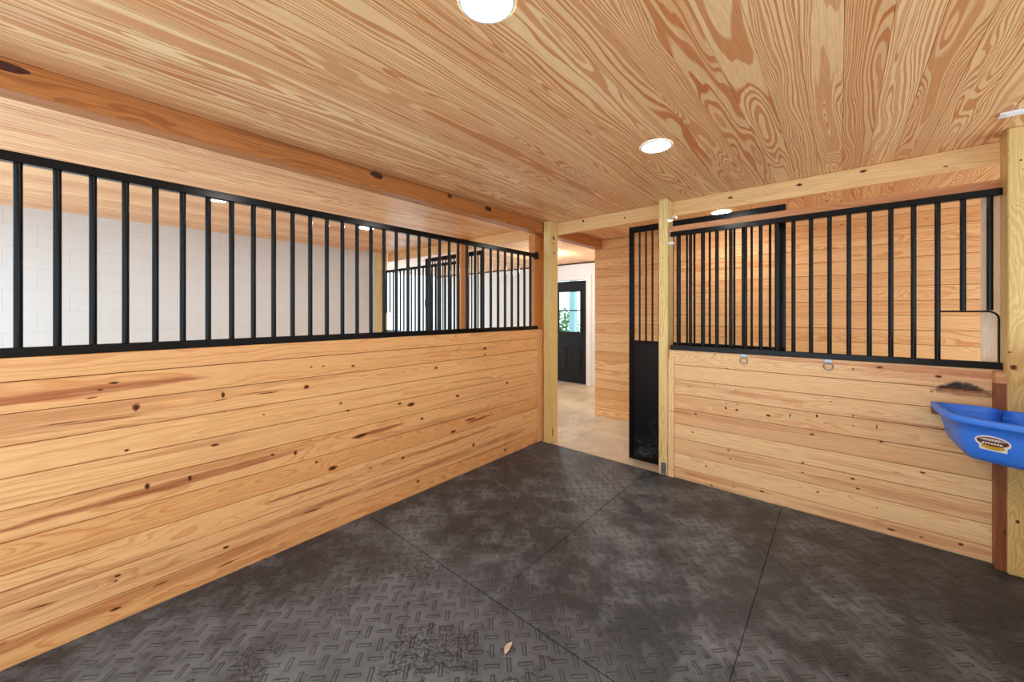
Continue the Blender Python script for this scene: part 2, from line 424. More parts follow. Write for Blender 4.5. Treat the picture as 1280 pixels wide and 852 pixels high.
# --- floor, ceiling
b = MB()
b.box(-9.0, 2.9, YB-.1, 3.612, -.12, -.02)
b.box(-9.0, 2.9, 3.612, 7.2, -.12, 0)
struct(b.build('floor', M['concrete']))
b = MB(); b.box(-14, 2.6, 7.2, 14, -.3, -.13); struct(b.build('ground', M['gravel']))

b = MB()
x = -9.0
while x < 2.9:
    y0 = YB - .1
    # boards run front to back; a butt joint here and there
    cuts = [y0, 7.2]
    if R.random() < .3: cuts.insert(1, R.uniform(3.9, 5.0))
    for k in range(len(cuts)-1):
        b.timber(x+.0006, x+PW-.0006, cuts[k]+.0004, cuts[k+1]-.0004, CZ, CZ+.018, 'y', .0010, 0, flat='z')
    x += PW
b.box(-9.0, 3.0, YB-.1, 7.3, CZ+.018, CZ+.06, mat=1)  # backing slab added so sky light can't leak between the boards
struct(b.build('ceiling', [M['ceil'], M['gap']]))

# --- left partition (boards on both faces)
b = MB()
ys = []
for k in range(10):
    z0 = 0 if k == 0 else .129 + (k-1)*.1349
    z1 = .129 + k*.1349 if k < 9 else 1.311
    b.timber(XL-.02, XL, YB, 3.545, z0+.0018, z1-.0018, 'y', .0013, 0, flat='x')
    b.timber(XL-.075, XL-.055, YB, 3.545, z0+.0018, z1-.0018, 'y', .0013, 0, flat='x')
b.box(XL-.0545, XL-.0205, YB, 3.54, .003, 1.30, mat=1)
K7 = [(281,115,11,6),(335,175,9,16),(550,145,5,13),(755,125,8,8),(312,281,6,5),(530,268,11,5),(363,370,6,15),(468,350,6,13),(728,287,5,9),
      (820,325,14,9),(1013,168,13,8),(985,166,7,5),(858,183,7,4),(840,165,5,4),(1128,147,8,5),(1075,78,7,5),(870,73,6,4),(797,74,4,3),(767,76,4,3),
      (1040,203,6,5),(1117,235,11,6),(890,245,26,8),(557,520,8,6),(290,590,8,6),(285,603,5,4),(650,193,4,3),(1167,268,5,7),(993,300,5,6),(1195,30,6,6),
      (1160,205,22,4),(285,672,14,6),(247,132,7,5),(225,152,14,2.5),(660,140,28,2.5),(545,157,20,2),(150,215,45,2.2),(915,325,4,3),(1245,280,4,6),(1030,357,5,6),
      (770,430,32,3),(100,665,30,3),(395,610,18,3),(560,560,26,3),(780,310,5,5),(672,292,6,5),(1195,45,4,3),(1250,115,6,5)]
for (cx, cy, w_, h_) in K7:
    p = on_x(cx/1.972, 420+cy/1.972, XL); d = (p-EYE).dot(FW)
    px_m = d/FX/1.972
    # width on the wall is foreshortened in the photo
    ra = w_*px_m*.85; rz = h_*px_m*.6
    knot(b, 'y', p.y, p.z, XL, 1, min(ra, .10), min(rz, .030), 2, 3, tilt=R.uniform(-.1, .1))
struct(b.build('wall_left', [M['wall'], M['gap'], M['knot'], M['halo']]))

# --- front wall
def front_wall(name, x0, x1, kn=False):
    b = MB()
    for k in range(9):
        z0 = 0 if k == 0 else .094 + (k-1)*.1335
        z1 = .094 + k*.1335 if k < 8 else 1.164
        b.timber(x0, x1, YF, YF+.02, z0+.0020, z1-.0020, 'x', .0013, 0, flat='y')
        b.timber(x0, x1, YF+.06, YF+.08, z0+.0020, z1-.0020, 'x', .0013, 0, flat='y')
    b.box(x0+.003, x1-.003, YF+.0205, YF+.0595, .003, 1.155, mat=1)
    if kn:
        for (cx, cy, w_, h_) in [(68,160,4,3),(160,157,4,3),(243,174,4,3),(605,218,4,3),(207,225,4,4),(205,243,6,8),(250,228,4,4),(247,250,7,6),(367,272,12,7),(90,265,8,5),
                (533,343,10,6),(797,371,9,6),(955,489,13,5),(853,490,3,2),(215,403,8,4),(222,436,5,4),(130,464,5,4),(78,335,6,4),(498,452,7,5),(497,488,6,4),
                (688,512,10,6),(707,550,9,5),(555,563,8,4),(235,545,4,3),(835,706,16,6),(950,735,8,4),(1100,762,10,8),(162,40,4,4),(212,94,4,3),(1015,123,14,8),
                (790,88,14,7),(988,180,6,4),(690,95,3,9),(585,300,4,3),(552,273,5,10),(690,272,3,8),(690,310,3,6),(780,315,3,14),(450,272,3,12),(780,622,4,3),(343,560,10,5),(150,537,7,4)]:
            p = on_y(840+cx/3.048, 430+cy/3.048, YF); d = (p-EYE).dot(FW); pm = d/FX/3.048
            knot(b, 'x', p.x, p.z, YF, -1, w_*pm*.75, h_*pm*.65, 2, 3, tilt=R.uniform(-.15, .15))
    return struct(b.build(name, [M['front'], M['gap'], M['knot'], M['halo']]))
front_wall('wall_front', -1.195, .735, True)
front_wall('wall_front.001', -6.06, -4.15)

# --- unseen right wall kept low, back doorways made wide to let daylight in, block wall next door, far walls
b = MB(); planks(b, 'y', YB, 3.514, XR, 0, 1.311, .02, -1); b.box(XR+.0205, XR+.06, YB, 3.6, 0, 1.305, mat=1)
struct(b.build('wall_right', [M['front'], M['gap']]))
def back_wall(name, x0, x1, d0, d1, top):
    b = MB()
    planks(b, 'x', x0, d0, YB, 0, top, .02, 1); planks(b, 'x', d1, x1, YB, 0, top, .02, 1); planks(b, 'x', x0, x1, YB, top, CZ, .02, 1)
    b.box(x0, d0, YB-.06, YB-.0205, 0, CZ, mat=1); b.box(d1, x1, YB-.06, YB-.0205, 0, CZ, mat=1); b.box(d0, d1, YB-.06, YB-.0205, top, CZ, mat=1)
    struct(b.build(name, [M['wall'], M['gap']]))
back_wall('wall_back', XL-.04, XR, -2.60, .80, 2.45)
back_wall('wall_back.001', NX0, XL-.04, -6.1, -2.76, 2.45)
b = MB(); b.box(NX0-.2, NX0, YB-.1, 3.66, -.02, CZ); struct(b.build('wall_block', M['cmu']))

DX0, DX1, DZ, YD = -4.80, -4.01, 2.18, 7.0
b = MB()
b.box(-9.0, DX0-.02, YD, YD+.14, 0, CZ); b.box(DX1+.02, -2.62, YD, YD+.14, 0, CZ); b.box(DX0-.02, DX1+.02, YD, YD+.14, DZ+.02, CZ)
struct(b.build('wall_far', M['white_paint']))
b = MB()
for (x0, x1, z0, z1) in ((DX1+.02, DX1+.125, 0, DZ+.115), (DX0-.125, DX0-.02, 0, DZ+.115), (DX0-.02, DX1+.02, DZ+.02, DZ+.115)):
    b.box(x0, x1, YD-.022, YD, z0, z1, .004)
b.box(DX1+.125, DX1+.14, YD-.03, YD, 0, DZ+.12, .003)
b.box(DX0-.02, DX1+.02, YD-.03, YD+.1, 0, .018, .004, mat=1)
struct(b.build('trim_1', [M['white_paint'], M['steel']]))
b = MB(); b.box(-9.0, -3.0, YD-.02, YD-.0005, CZ-.03, CZ, .003)
struct(b.build('trim_2', M['gap']))

YA = 5.05
b = MB(); planks(b, 'x', -2.74, 2.9, YA, 0, CZ, .02, -1); b.box(-2.738, 2.9, YA+.0205, YA+.1, 0, CZ, mat=1)
b.timber(-2.74, -2.72, YA+.021, YD, .001, CZ-.001, 'z', .002, mat=2)
struct(b.build('wall_aisle', [M['aisle'], M['gap'], M['pale']]))

# --- exterior door at the end
d = bpy.data.objects.new('door_1', None); C.objects.link(d); d.location = ((DX0+DX1)/2, YD+.03, 0); struct(d, 'black half-glass exterior door at the end of the aisle in a white wall', 'door')
WX0, WX1, WZ0, WZ1 = -4.665, -4.145, 1.10, 1.95
b = MB(); y0, y1 = YD+.012, YD+.055
b.box(DX0, WX0-.03, y0, y1, .02, DZ); b.box(WX1+.03, DX1, y0, y1, .02, DZ); b.box(WX0-.03, WX1+.03, y0, y1, .02, WZ0-.03); b.box(WX0-.03, WX1+.03, y0, y1, WZ1+.03, DZ)
b.build('door_slab', M['door_black'], d)
b = MB()
for (x0, x1, z0, z1) in ((WX0-.05, WX0, WZ0-.05, WZ1+.05), (WX1, WX1+.05, WZ0-.05, WZ1+.05), (WX0, WX1, WZ0-.05, WZ0), (WX0, WX1, WZ1, WZ1+.05)):
    b.box(x0, x1, YD-.004, YD+.0115, z0, z1, .004)
b.box(WX0, WX1, YD, YD+.02, 1.54, 1.566, .003)
wf = b.build('window_frame', M['door_black'], d)
b = MB(); b.box(WX0-.03, WX1+.03, YD+.024, YD+.028, WZ0-.03, WZ1+.03); b.build('window_pane', M['glass'], d)
for (x0, x1) in ((-4.70, -4.475), (-4.335, -4.11)):
    b = MB(); b.box(x0, x1, YD+.004, YD+.0115, .26, .78, .006); b.box(x0+.03, x1-.03, YD-.002, YD+.0038, .29, .75, .005)
    b.build('raised_panel', M['door_black'], d)
b = MB(); b.tube((-4.745, YD+.0115, 1.0), (-4.745, YD-.03, 1.0), .011, 10); b.disc((0, 0), .0, 0, 0, 3)
b.path([(-4.745, YD-.03, 1.0), (-4.745, YD-.05, 1.0), (-4.70, YD-.055, 1.0), (-4.65, YD-.055, 1.0)], .009)
b.build('lever_handle', M['steel'], d)

# --- beams, posts
def beam(name, label, mat, *a, cat='beam', axis='y', **k):
    b = MB(); b.timber(*a, axis, .004, **k)
    return b, name, label, cat
b = MB(); b.timber(-2.74, -2.62, YB, YA-.001, 2.43, CZ-.001, 'y', .004, tint=.5, off=(.02, .05))
for (px, py, w_, h_) in [(3, 82, 20, 7), (471, 219, 9, 5), (562, 245, 4, 3), (610, 261, 6, 4)]:
    p = on_x(px, py, -2.62); dd = (p-EYE).dot(FW)/FX
    knot(b, 'y', p.y, p.z, -2.62, 1, w_*dd*1.0, h_*dd*.8, 1, 1)
tag(b.build('timber_beam', [M['beam'], M['knot']]), 'dark orange timber beam along the ceiling above the long left partition', 'beam', kind='thing')
b = MB(); b.timber(-2.62, XR-.001, 3.746, 3.786, 2.42, CZ-.001, 'x', .003, tint=.6)
for (px, py, w_, h_) in [(913, 247, 5, 2.5), (999, 231, 5, 3), (1079, 214, 6, 3), (1182, 208, 4, 1.5), (781, 272, 2, 2), (729, 276, 2.5, 3)]:
    p = on_y(px, py, 3.746); dd = (p-EYE).dot(FW)/FX
    knot(b, 'x', p.x, p.z, 3.746, -1, w_*dd*.6, h_*dd*.6, 1, 2)
tag(b.build('header_beam', [M['header'], M['knot'], M['halo']]), 'light pine header running under the ceiling above the open doorway and front grille', 'beam', kind='thing')
b = MB(); b.timber(NX0, -2.745, 3.746, 3.786, 2.42, CZ-.001, 'x', .003, tint=.4)
tag(b.build('header_beam', M['header']), 'light pine header of the next stall, seen over the left partition grille', 'beam', kind='thing')

def post(label, x0, x1, y0, y1, ztop, mat, faces=()):
    t = thing('wooden_post', label, 'post', ((x0+x1)/2, (y0+y1)/2, 0))
    b = MB(); b.timber(x0, x1, y0, y1, .0, ztop, 'z', .005)
    for (f, px, py, w_, h_) in faces:
        if f == 'f': p = on_y(px, py, y0); dd = (p-EYE).dot(FW)/FX; knot(b, 'x', p.x, p.z, y0, -1, w_*dd*.6, h_*dd*.6, 1, 2)
        else: p = on_x(px, py, x1); dd = (p-EYE).dot(FW)/FX; knot(b, 'y', p.y, p.z, x1, 1, w_*dd*1.5, h_*dd, 1, 2)
    b.build('shaft', [mat, M['knot'], M['halo']], t)
    return t
CT = CZ - .001
post('squared post in the far corner where the left partition meets the doorway', -2.61, -2.515, 3.59, 3.744, CT, M['post'],
     [('r', 692, 297, 1.5, 3), ('r', 691, 304, 1, 1), ('r', 692.5, 316, .8, 1), ('r', 691, 540, .8, 6), ('r', 693, 316, 1, 1.2)])
pa = post('orange toned post under the dark beam, just behind the end of the left grille', -2.80, -2.71, 3.55, 3.74, 2.429, M['orange_post'])
pm = post('slender post between the open doorway and the front grille, steel bracket at its foot', -1.285, -1.203, 3.59, 3.744, CT, M['post'],
     [('f', 829, 322, 1, 1.5), ('f', 829.5, 268, .8, 1.2)])
post('thick yellowish post at the right edge behind the blue feeder', .73, .86, 3.515, 3.66, CT, M['post'],
     [('f', 1267, 459, 5, 6), ('f', 1262, 440, 2.5, 2), ('f', 1272, 652, 3, 4), ('f', 1276, 200, 2, 2)])
post('orange sided post beside the doorway of the next stall, seen through the left grille', -4.147, -4.05, 3.59, 3.744, CT, M['orange_post'])
post('yellowish post against the white block wall, seen through the left grille', -6.195, -6.065, 3.515, 3.66, CT, M['post'])
# steel bracket at the foot of the doorway post
b = MB(); b.box(-1.262, -1.216, 3.5865, 3.5895, .01, .115, .0005); b.box(-1.2025, -1.1995, 3.60, 3.66, .01, .115, .0005)
for z in (.035, .085): b.tube((-1.24, 3.5865, z), (-1.24, 3.582, z), .006, 8)
o = b.build('foot_bracket', M['steel'], pm); o['label'] = 'grey galvanised steel bracket'
b = MB(); b.tube((-1.2028, 3.62, 2.145), (-1.175, 3.62, 2.145), .012, 10, r2=.018); b.tube((-1.175, 3.62, 2.145), (-1.155, 3.62, 2.135), .018, 10, r2=.008)
o = b.build('cord_insulator', M['white_plastic'], pm); o['label'] = 'small white insulator'
b = MB(); b.timber(-1.202, -1.168, 3.70, 3.744, 2.39, 2.419, 'x', .001); b.build('filler_block', M['pale'], pm)

# trims on the walls
b = MB(); b.timber(-2.70, -2.655, 3.547, 3.632, 0.0, 1.305, 'z', .003); struct(b.build('trim_3', M['header']))
b = MB(); b.timber(-1.198, -1.145, 3.588, 3.6085, 0, 1.09, 'z', .003); struct(b.build('trim_4', M['front']))
b = MB(); b.timber(.690, .733, 3.535, 3.6085, 0, 1.085, 'z', .003, tint=.4); b.timber(.690, .733, 3.535, 3.6085, 1.086, 1.155, 'x', .003, mat=1)
struct(b.build('trim_5', [M['brown'], M['ledger']]))
b = MB(); b.timber(.668, .76, 3.70, 3.735, 1.0, 2.3, 'z', .006); struct(b.build('trim_6', M['pale']))
b = MB(); b.timber(-1.19, .735, 3.642, 3.682, 2.243, 2.302, 'x', .003, tint=.4)
tag(b.build('ledger_board', M['ledger']), 'reddish board lying just behind the top rail of the front grille', 'board', kind='thing')

# --- grilles
def bar_mesh(axis, length, r):
    b = MB(); b.tube((0, 0, 0), (0, 0, length), r, 14); return b
def grille_left():
    t = thing('bar_grille', 'long black steel bar grille on top of the left wooden partition', 'grille', (XL-.02, 1.3, 1.311))
    b = MB(); b.box(XL-.038, XL+.004, YB+.02, 3.548, 2.143, 2.186, .003); b.box(XL-.05, XL+.012, 3.53, 3.55, 2.125, 2.205, .004)
    b.tube((XL-.01, 3.549, 2.20), (XL-.01, 3.525, 2.20), .012, 10)
    b.build('top_rail', M['black'], t)
    b = MB(); b.box(XL-.038, XL+.004, YB+.02, 3.548, 1.311, 1.352, .003); b.build('bottom_rail', M['black'], t)
    y = -.147 - .1083*7
    first = None
    while y < 3.53:
        if first is None:
            b = MB(); b.tube((XL-.017, y, 1.3525), (XL-.017, y, 2.1425), .0138, 14)
            first = b.build('bar', M['black'], t, loc=(XL-.017, y, 1.3525)); y00 = first.location.y; yy0 = y
        else:
            c = first.copy(); C.objects.link(c); c.parent = t; c.location.y = y00 + (y-yy0)
        y += .1083
    return t
grille_left()
def grille_front(label, x0, x1, xs, short=(), rod=None):
    """grille between two posts; short bars end on the feed-opening rod"""
    t = thing('bar_grille', label, 'grille', ((x0+x1)/2, YF, 1.165))
    b = MB(); b.box(x0, x1, YF-.014, YF+.026, 2.20, 2.2425, .003); b.build('top_rail', M['black'], t)
    b = MB(); b.box(x0, x1, YF-.014, YF+.026, 1.165, 1.206, .003); b.build('bottom_rail', M['black'], t)
    first = None
    for x in xs:
        if first is None:
            b = MB(); b.tube((x, YF+.006, 1.2065), (x, YF+.006, 2.1995), .0138, 14)
            first = b.build('bar', M['black'], t, loc=(x, YF+.006, 1.2065)); xx0 = x; l0 = first.location.x
        else:
            c = first.copy(); C.objects.link(c); c.parent = t; c.location.x = l0 + (x-xx0)
    for x in short:
        b = MB(); b.tube((x, YF+.006, 1.516), (x, YF+.006, 2.1995), .0138, 14); b.build('bar', M['black'], t)
    if rod:
        b = MB(); s = 1 if rod[1] > rod[0] else -1
        pts = [(rod[0]+s*.012, YF+.006, 1.510), (rod[1]-s*.045, YF+.006, 1.510)]
        pts += [(rod[1]-s*.045+s*.045*math.sin(a), YF+.006, 1.465+.045*math.cos(a)) for a in [PI/2*k/6 for k in range(1, 7)]]
        pts += [(rod[1], YF+.006, 1.207)]
        b.path(pts, .0055, 8); o = b.build('feed_opening_rod', M['black'], t); o['label'] = 'thin bent rod framing the feed opening'
    return t
grille_front('black steel bar grille on the front wall with a feed opening at its right end', -1.182, .7295,
             [-1.118+.106*k for k in range(16)], (.578, .684), (.472, .718))
grille_front('black steel bar grille on the next stall front, seen through the left partition bars', -6.062, -4.149,
             [-4.215-.106*k for k in range(16)], (-5.911, -6.017), (-5.805, -6.05))

# --- sliding doors
def sliding_door(label, x0, x1, flip):
    y0, y1 = 3.75, 3.785
    t = thing('sliding_door', label, 'door', ((x0+x1)/2, (y0+y1)/2, .012))
    b = MB(); b.box(x0, x1, y0, y1, 2.316, 2.378, .003); b.build('top_rail', M['black'], t)
    b = MB(); b.box(x0, x1, y0, y1, 1.19, 1.222, .003); b.build('middle_rail', M['black'], t)
    b = MB(); b.box(x0, x1, y0, y1, .012, .05, .003); b.build('bottom_rail', M['black'], t)
    for (a, c) in ((x0, x0+.05), (x1-.05, x1)):
        b = MB(); b.box(a, c, y0+.0005, y1-.0005, .0505, 1.1895, .003); b.box(a, c, y0+.0005, y1-.0005, 1.2225, 2.3155, .003); b.build('stile', M['black'], t)
    b = MB(); b.box(x0+.0505, x1-.0505, y0+.006, y1-.006, .0505, 1.1895, .001); o = b.build('kick_panel', M['panel'], t)
    n = 18; w = (x1-x0-.214)/(n-1)
    first = None
    for k in range(n):
        x = x0 + .107 + w*k
        if first is None:
            b = MB(); b.tube((x, y0+.0175, 1.2225), (x, y0+.0175, 2.3155), .0095, 12)
            first = b.build('bar', M['black'], t, loc=(x, y0+.0175, 1.2225)); xx0 = x; l0 = first.location.x
        else:
            c = first.copy(); C.objects.link(c); c.parent = t; c.location.x = l0 + (x-xx0)
    # pull on the leading stile
    xs = x0+.025 if not flip else x1-.025
    xo = x1-.025 if not flip else x0+.025
    for xx in (xo,):
        b = MB(); b.path([(xx, y0, 1.60), (xx, y0-.018, 1.60), (xx, y0-.018, 1.72), (xx, y0, 1.72)], .006, 8); b.build('handle', M['black'], t)
    return t
def panel():
    q = NT('scratched_black_panel')
    x, y, z = q.sep(q.n('ShaderNodeNewGeometry').outputs['Position'])
    n = q.noise(q.xyz(q.m('MULTIPLY', x, 5.), 0., q.m('MULTIPLY', z, 34.)), 1., 4., .65, 2.2)
    low = q.ss(z, .30, .08)
    ln = q.ss(q.m('ABSOLUTE', q.m('SUBTRACT', n, .5)), .002, .009, 1., 0.)
    n2 = q.noise(q.xyz(x, 0., z), 4., 4., .6)
    mask = q.m('MULTIPLY', ln, q.m('MAXIMUM', q.m('MULTIPLY', q.m('MULTIPLY', low, q.ss(n2, .40, .55)), .85), q.m('MULTIPLY', q.ss(n2, .58, .68), .25)))
    col = q.mix(mask, (.0075, .008, .010), (.42, .43, .45))
    q.bump(q.noise(q.xyz(x, y, z), 8., 2., .5), .15, .004)
    return q.fin(col, q.m('MULTIPLY_ADD', mask, .3, .24), .22)
M['panel'] = panel()
sliding_door('black steel sliding stall door, standing open behind the slender post', -1.645, -.33, False)
sliding_door('black steel sliding door of the next stall, seen through the left partition bars', -5.09, -3.775, True)

# --- rubber mats
def mat(label, x0, x1, y0, y1, notch=False):
    b = MB()
    if notch:
        e = .0012; ring = [(x0+e, y0+.0028), (XR-e, y0+.0028), (XR-e, 3.513), (x1-e, 3.513), (x1-e, y1-e), (x0+e, y1-e)]; n = len(ring)
        vs = [(p[0], p[1], z) for z in (-.0195, 0) for p in ring]
        b.add(vs, [list(range(n))[::-1], list(range(n, 2*n))] + [[i, (i+1) % n, n+(i+1) % n, n+i] for i in range(n)])
    else: b.box(x0+.0012, x1-.0012, y0+.0028, y1-.0028, -.0195, 0, .0022)
    o = b.build('rubber_mat', M['rubber'], loc=((x0+x1)/2, (y0+y1)/2, -.0195))
    tag(o, label, 'mat', 'rubber floor mats of the stall', 'thing')
S = 1.447
mat('black rubber tread mat in the far corner beside the left partition', XL, -1.390, S, 3.606)
mat('black rubber tread mat leading up to the slender post and sliding door', -1.390, -.340, S, 3.606)
mat('black rubber tread mat beneath the blue feeder, along the front wall', -.340, .733, S, 3.606, True)
mat('dusty black rubber mat with the dry leaf lying on it', XL, -.47, YB, S)
mat('black rubber mat right of the mat with the leaf, under the camera', -.47, XR, YB, S)

# --- recessed ceiling lights
def light(label, x, y, group=None):
    t = thing('recessed_light', label, 'ceiling light', (x, y, CZ), group)
    b = MB(); n = 48; r0, r1, z0 = .098, .083, CZ-.007
    vs = [(x+r*math.cos(2*PI*i/n), y+r*math.sin(2*PI*i/n), z) for (r, z) in ((r0, CZ-.0005), (r0-.004, z0), (r1, z0), (r1, CZ-.004)) for i in range(n)]
    fs = [[k*n+i, k*n+(i+1) % n, (k+1)*n+(i+1) % n, (k+1)*n+i] for k in range(3) for i in range(n)]
    b.add(vs, fs, 0, smooth=True); b.build('trim_ring', M['white_plastic'], t)
    b = MB(); b.disc((x, y), r1-.0005, CZ-.0055, CZ-.003, 48); o = b.build('lens', M['lens'], t); o['label'] = 'glowing white lens'
    return t
light('round recessed light at the top edge of the stall ceiling', -.91, .925)
light('round recessed light in the stall ceiling nearer the front header', -.885, 2.43)
light('round recessed light in the aisle ceiling, glimpsed under the front header', -.945, 4.46)
light('round recessed light in the next stall, nearer the camera behind the left grille rail', -4.39, .885)
light('round recessed light in the next stall, farther off behind the left grille rail', -4.45, 2.40)
light('added recessed light, unseen behind the corner post, brightening the far room', -3.62, 5.05)  # unseen lamp added for more light in the far room
t = thing('added_globe_light', 'added white globe light, unseen behind the corner post, brightening the far room ceiling', 'ceiling light', (-4.0, 5.6, CZ))  # unseen lamp added to lift the brightness of the far ceiling
b = MB(); b.disc((-4.0, 5.6), .06, CZ-.02, CZ-.0005, 24); b.tube((-4.0, 5.6, CZ-.02), (-4.0, 5.6, CZ-.195), .012, 10); b.build('stem', M['white_plastic'], t)
b = MB(); n = 20
vs = [(-4.0+.09*math.sin(PI*j/10)*math.cos(2*PI*i/n), 5.6+.09*math.sin(PI*j/10)*math.sin(2*PI*i/n), CZ-.283+.09*math.cos(PI*j/10)) for j in range(1, 10) for i in range(n)]
b.add(vs, [[j*n+i, j*n+(i+1) % n, (j+1)*n+(i+1) % n, (j+1)*n+i] for j in range(8) for i in range(n)] + [list(range(n)), list(range(8*n, 9*n))], 0, smooth=True)
b.build('globe', M['globe'], t)

# --- white register on the ceiling at the right edge
b = MB(); b.box(.642, .86, 3.215, 3.278, CZ-.012, CZ-.0005, .003)
for k in range(4): b.box(.66, .85, 3.222+k*.0135, 3.229+k*.0135, CZ-.0145, CZ-.0115, .0008)
tag(b.build('ceiling_vent', M['white_plastic']), 'white slotted vent on the ceiling at the right edge above the thick post', 'vent', kind='thing')

# --- tie rings
def tie_ring(label, x, z):
    t = thing('tie_ring', label, 'tie ring', (x, YF, z), 'tie rings on the front wall')
    b = MB(); b.box(x-.021, x+.021, YF-.004, YF-.0008, z-.002, z+.030, .001)
    for dx in (-.013, .013): b.tube((x+dx, YF-.004, z+.014), (x+dx, YF-.0065, z+.014), .005, 8)
    b.path([(x-.008, YF-.004, z+.006), (x-.008, YF-.014, z+.004), (x+.008, YF-.014, z+.004), (x+.008, YF-.004, z+.006)], .0035, 8)
    b.build('plate', M['steel'], t)
    b = MB(); b.path([(x+.026*math.sin(a), YF-.012-.004*math.cos(a), z-.020+.026*math.cos(a)) for a in [2*PI*k/24 for k in range(24)]], .0036, 8, closed=True)
    b.build('ring', M['steel'], t)
tie_ring('steel tie ring under the front grille nearer the slender post', -.597, 1.132)
tie_ring('steel tie ring under the front grille, on the side of the blue feeder', -.065, 1.132)

# --- blue corner feeder
def feeder():
    t = thing('corner_feeder', 'blue plastic corner feeder hung in front of the thick right post', 'feeder', (.66, 3.35, .70))
    ctrl = [(.437, 3.575), (.4375, 3.46), (.440, 3.34), (.447, 3.25), (.463, 3.195), (.497, 3.150), (.56, 3.108), (.63, 3.075), (.70, 3.048), (.78, 3.022), (.864, 2.998)]
    # smooth the control line
    def cr(p0, p1, p2, p3, s):
        return tuple(.5*((2*p1[i]) + (-p0[i]+p2[i])*s + (2*p0[i]-5*p1[i]+4*p2[i]-p3[i])*s*s + (-p0[i]+3*p1[i]-3*p2[i]+p3[i])*s**3) for i in (0, 1))
    front = []
    for i in range(len(ctrl)-1):
        a = [ctrl[max(i-1, 0)], ctrl[i], ctrl[i+1], ctrl[min(i+2, len(ctrl)-1)]]
        front += [cr(*a, s/4) for s in range(4)]
    front.append(ctrl[-1])
    outline = front + [(.864, 3.2), (.864, 3.36), (.864, 3.508), (.78, 3.508), (.722, 3.508), (.722, 3.575), (.65, 3.575), (.55, 3.575)]
    n = len(outline); nf = len(front)
    cx, cy = .70, 3.36
    def inset(dist, back):
        out = []
        for i, p in enumerate(outline):
            q0, q1 = Vector(outline[i-1]), Vector(outline[(i+1) % n])
            tv = (q1-q0).normalized(); nr = Vector((-tv.y, tv.x))
            if nr.dot(Vector((cx, cy)) - Vector(p)) < 0: nr = -nr
            f = dist if i < nf else back
            if i == 0: nr = Vector((1, 0))
            if i == nf-1: nr = Vector((0, 1))
            q_ = Vector(p) + nr*f
            # keep inside the wall side
            q_.x = min(q_.x, .864-back); 
            lim = (3.575-back) if q_.x < .722 - back else (3.508-back)
            q_.y = min(q_.y, lim)
            out.append((q_.x, q_.y))
        return out
    Z = .940
    loops = [(.115, .06, .722), (.155, .08, .722)]
    def L(d, bk, z): return [(p[0], p[1], z) for p in inset(d, bk)]
    seq = [L(.125, .035, .700), L(.095, .03, .705), L(.072, .028, .735), L(.055, .026, .79), L(.043, .025, .85), L(.036, .024, .906), L(.002, .002, .906), L(0, 0, .912), L(0, 0, Z-.006), L(.004, .003, Z),
           L(.026, .012, Z+.001), L(.032, .016, Z-.006), L(.048, .030, .87), L(.062, .034, .79), L(.082, .036, .74), L(.105, .04, .722), L(.135, .045, .716)]
    vs = [p for l in seq for p in l]
    fs = [[k*n+i, k*n+(i+1) % n, (k+1)*n+(i+1) % n, (k+1)*n+i] for k in range(len(seq)-1) for i in range(n)]
    fs += [list(range(n))[::-1], [(len(seq)-1)*n+i for i in range(n)]]
    b = MB(); b.add(vs, fs, 0, smooth=True)
    q = NT('blue_plastic'); nz = q.noise(q.obj(), 9., 3., .5)
    q.put(q.b.inputs['Subsurface Weight'], .0)
    col = q.mix(nz, srgb(54, 128, 255), srgb(66, 142, 255)); q.bump(q.noise(q.obj(), 160., 2., .5), .04, .001)
    body = b.build('trough', q.fin(col, .42, .5), t)
    # sticker on the front: found on the trough's own surface
    tree = BVHTree.FromPolygons([Vector(v) for v in vs], fs)
    rd = ray(1240.5, 553).normalized()
    hit, nrm, idx, dist = tree.ray_cast(EYE, rd)
    if nrm.dot(rd) > 0: nrm = -nrm
    up = (Vector((0, 0, 1)) - nrm*nrm.z).normalized(); side = up.cross(nrm)
    def onto(a, c, e):
        p = hit + side*a + up*c + nrm*.05
        h2 = tree.ray_cast(p, -nrm)
        return (h2[0] if h2[0] is not None else hit + side*a + up*c) + nrm*e
    sb = MB()
    def patch(f, e, mt, nr_=6):
        """fill a star-shaped outline with rings so it follows the curve"""
        n2 = 40; pv = [onto(*f(0, 0), e)]
        for k in range(1, nr_+1):
            pv += [onto(*f(2*PI*i/n2, k/nr_), e) for i in range(n2)]
        pf = [[0, 1+i, 1+(i+1) % n2] for i in range(n2)]
        for k in range(nr_-1):
            pf += [[1+k*n2+i, 1+k*n2+(i+1) % n2, 1+(k+1)*n2+(i+1) % n2, 1+(k+1)*n2+i] for i in range(n2)]
        sb.add([v[:] for v in pv], pf, mt)
    sx, sy = .056, .031
    def back(t_, r_):
        ca, sa = math.cos(t_), math.sin(t_)
        rr = 1/math.sqrt((ca/(sx*1.12))**2 + (sa/(sy*1.14))**2)
        if sa < 0: rr = max(rr, min(.048/max(abs(ca), 1e-6), .047/max(abs(sa), 1e-6)))
        return (ca*rr*r_, sa*rr*r_)
    patch(back, .0008, 0, 8)
    patch(lambda t_, r_: (.041*math.cos(t_)*r_, -.026 + .0145*math.sin(t_)*r_), .0011, 2)
    patch(lambda t_, r_: (sx*.98*math.cos(t_)*r_, .003 + (sy*.78*math.sin(t_))*r_), .0014, 1)
    patch(lambda t_, r_: (sx*.86*math.cos(t_)*r_, .0085*0 + sy*.42 + .0075*math.sin(t_)*r_), .0016, 3)
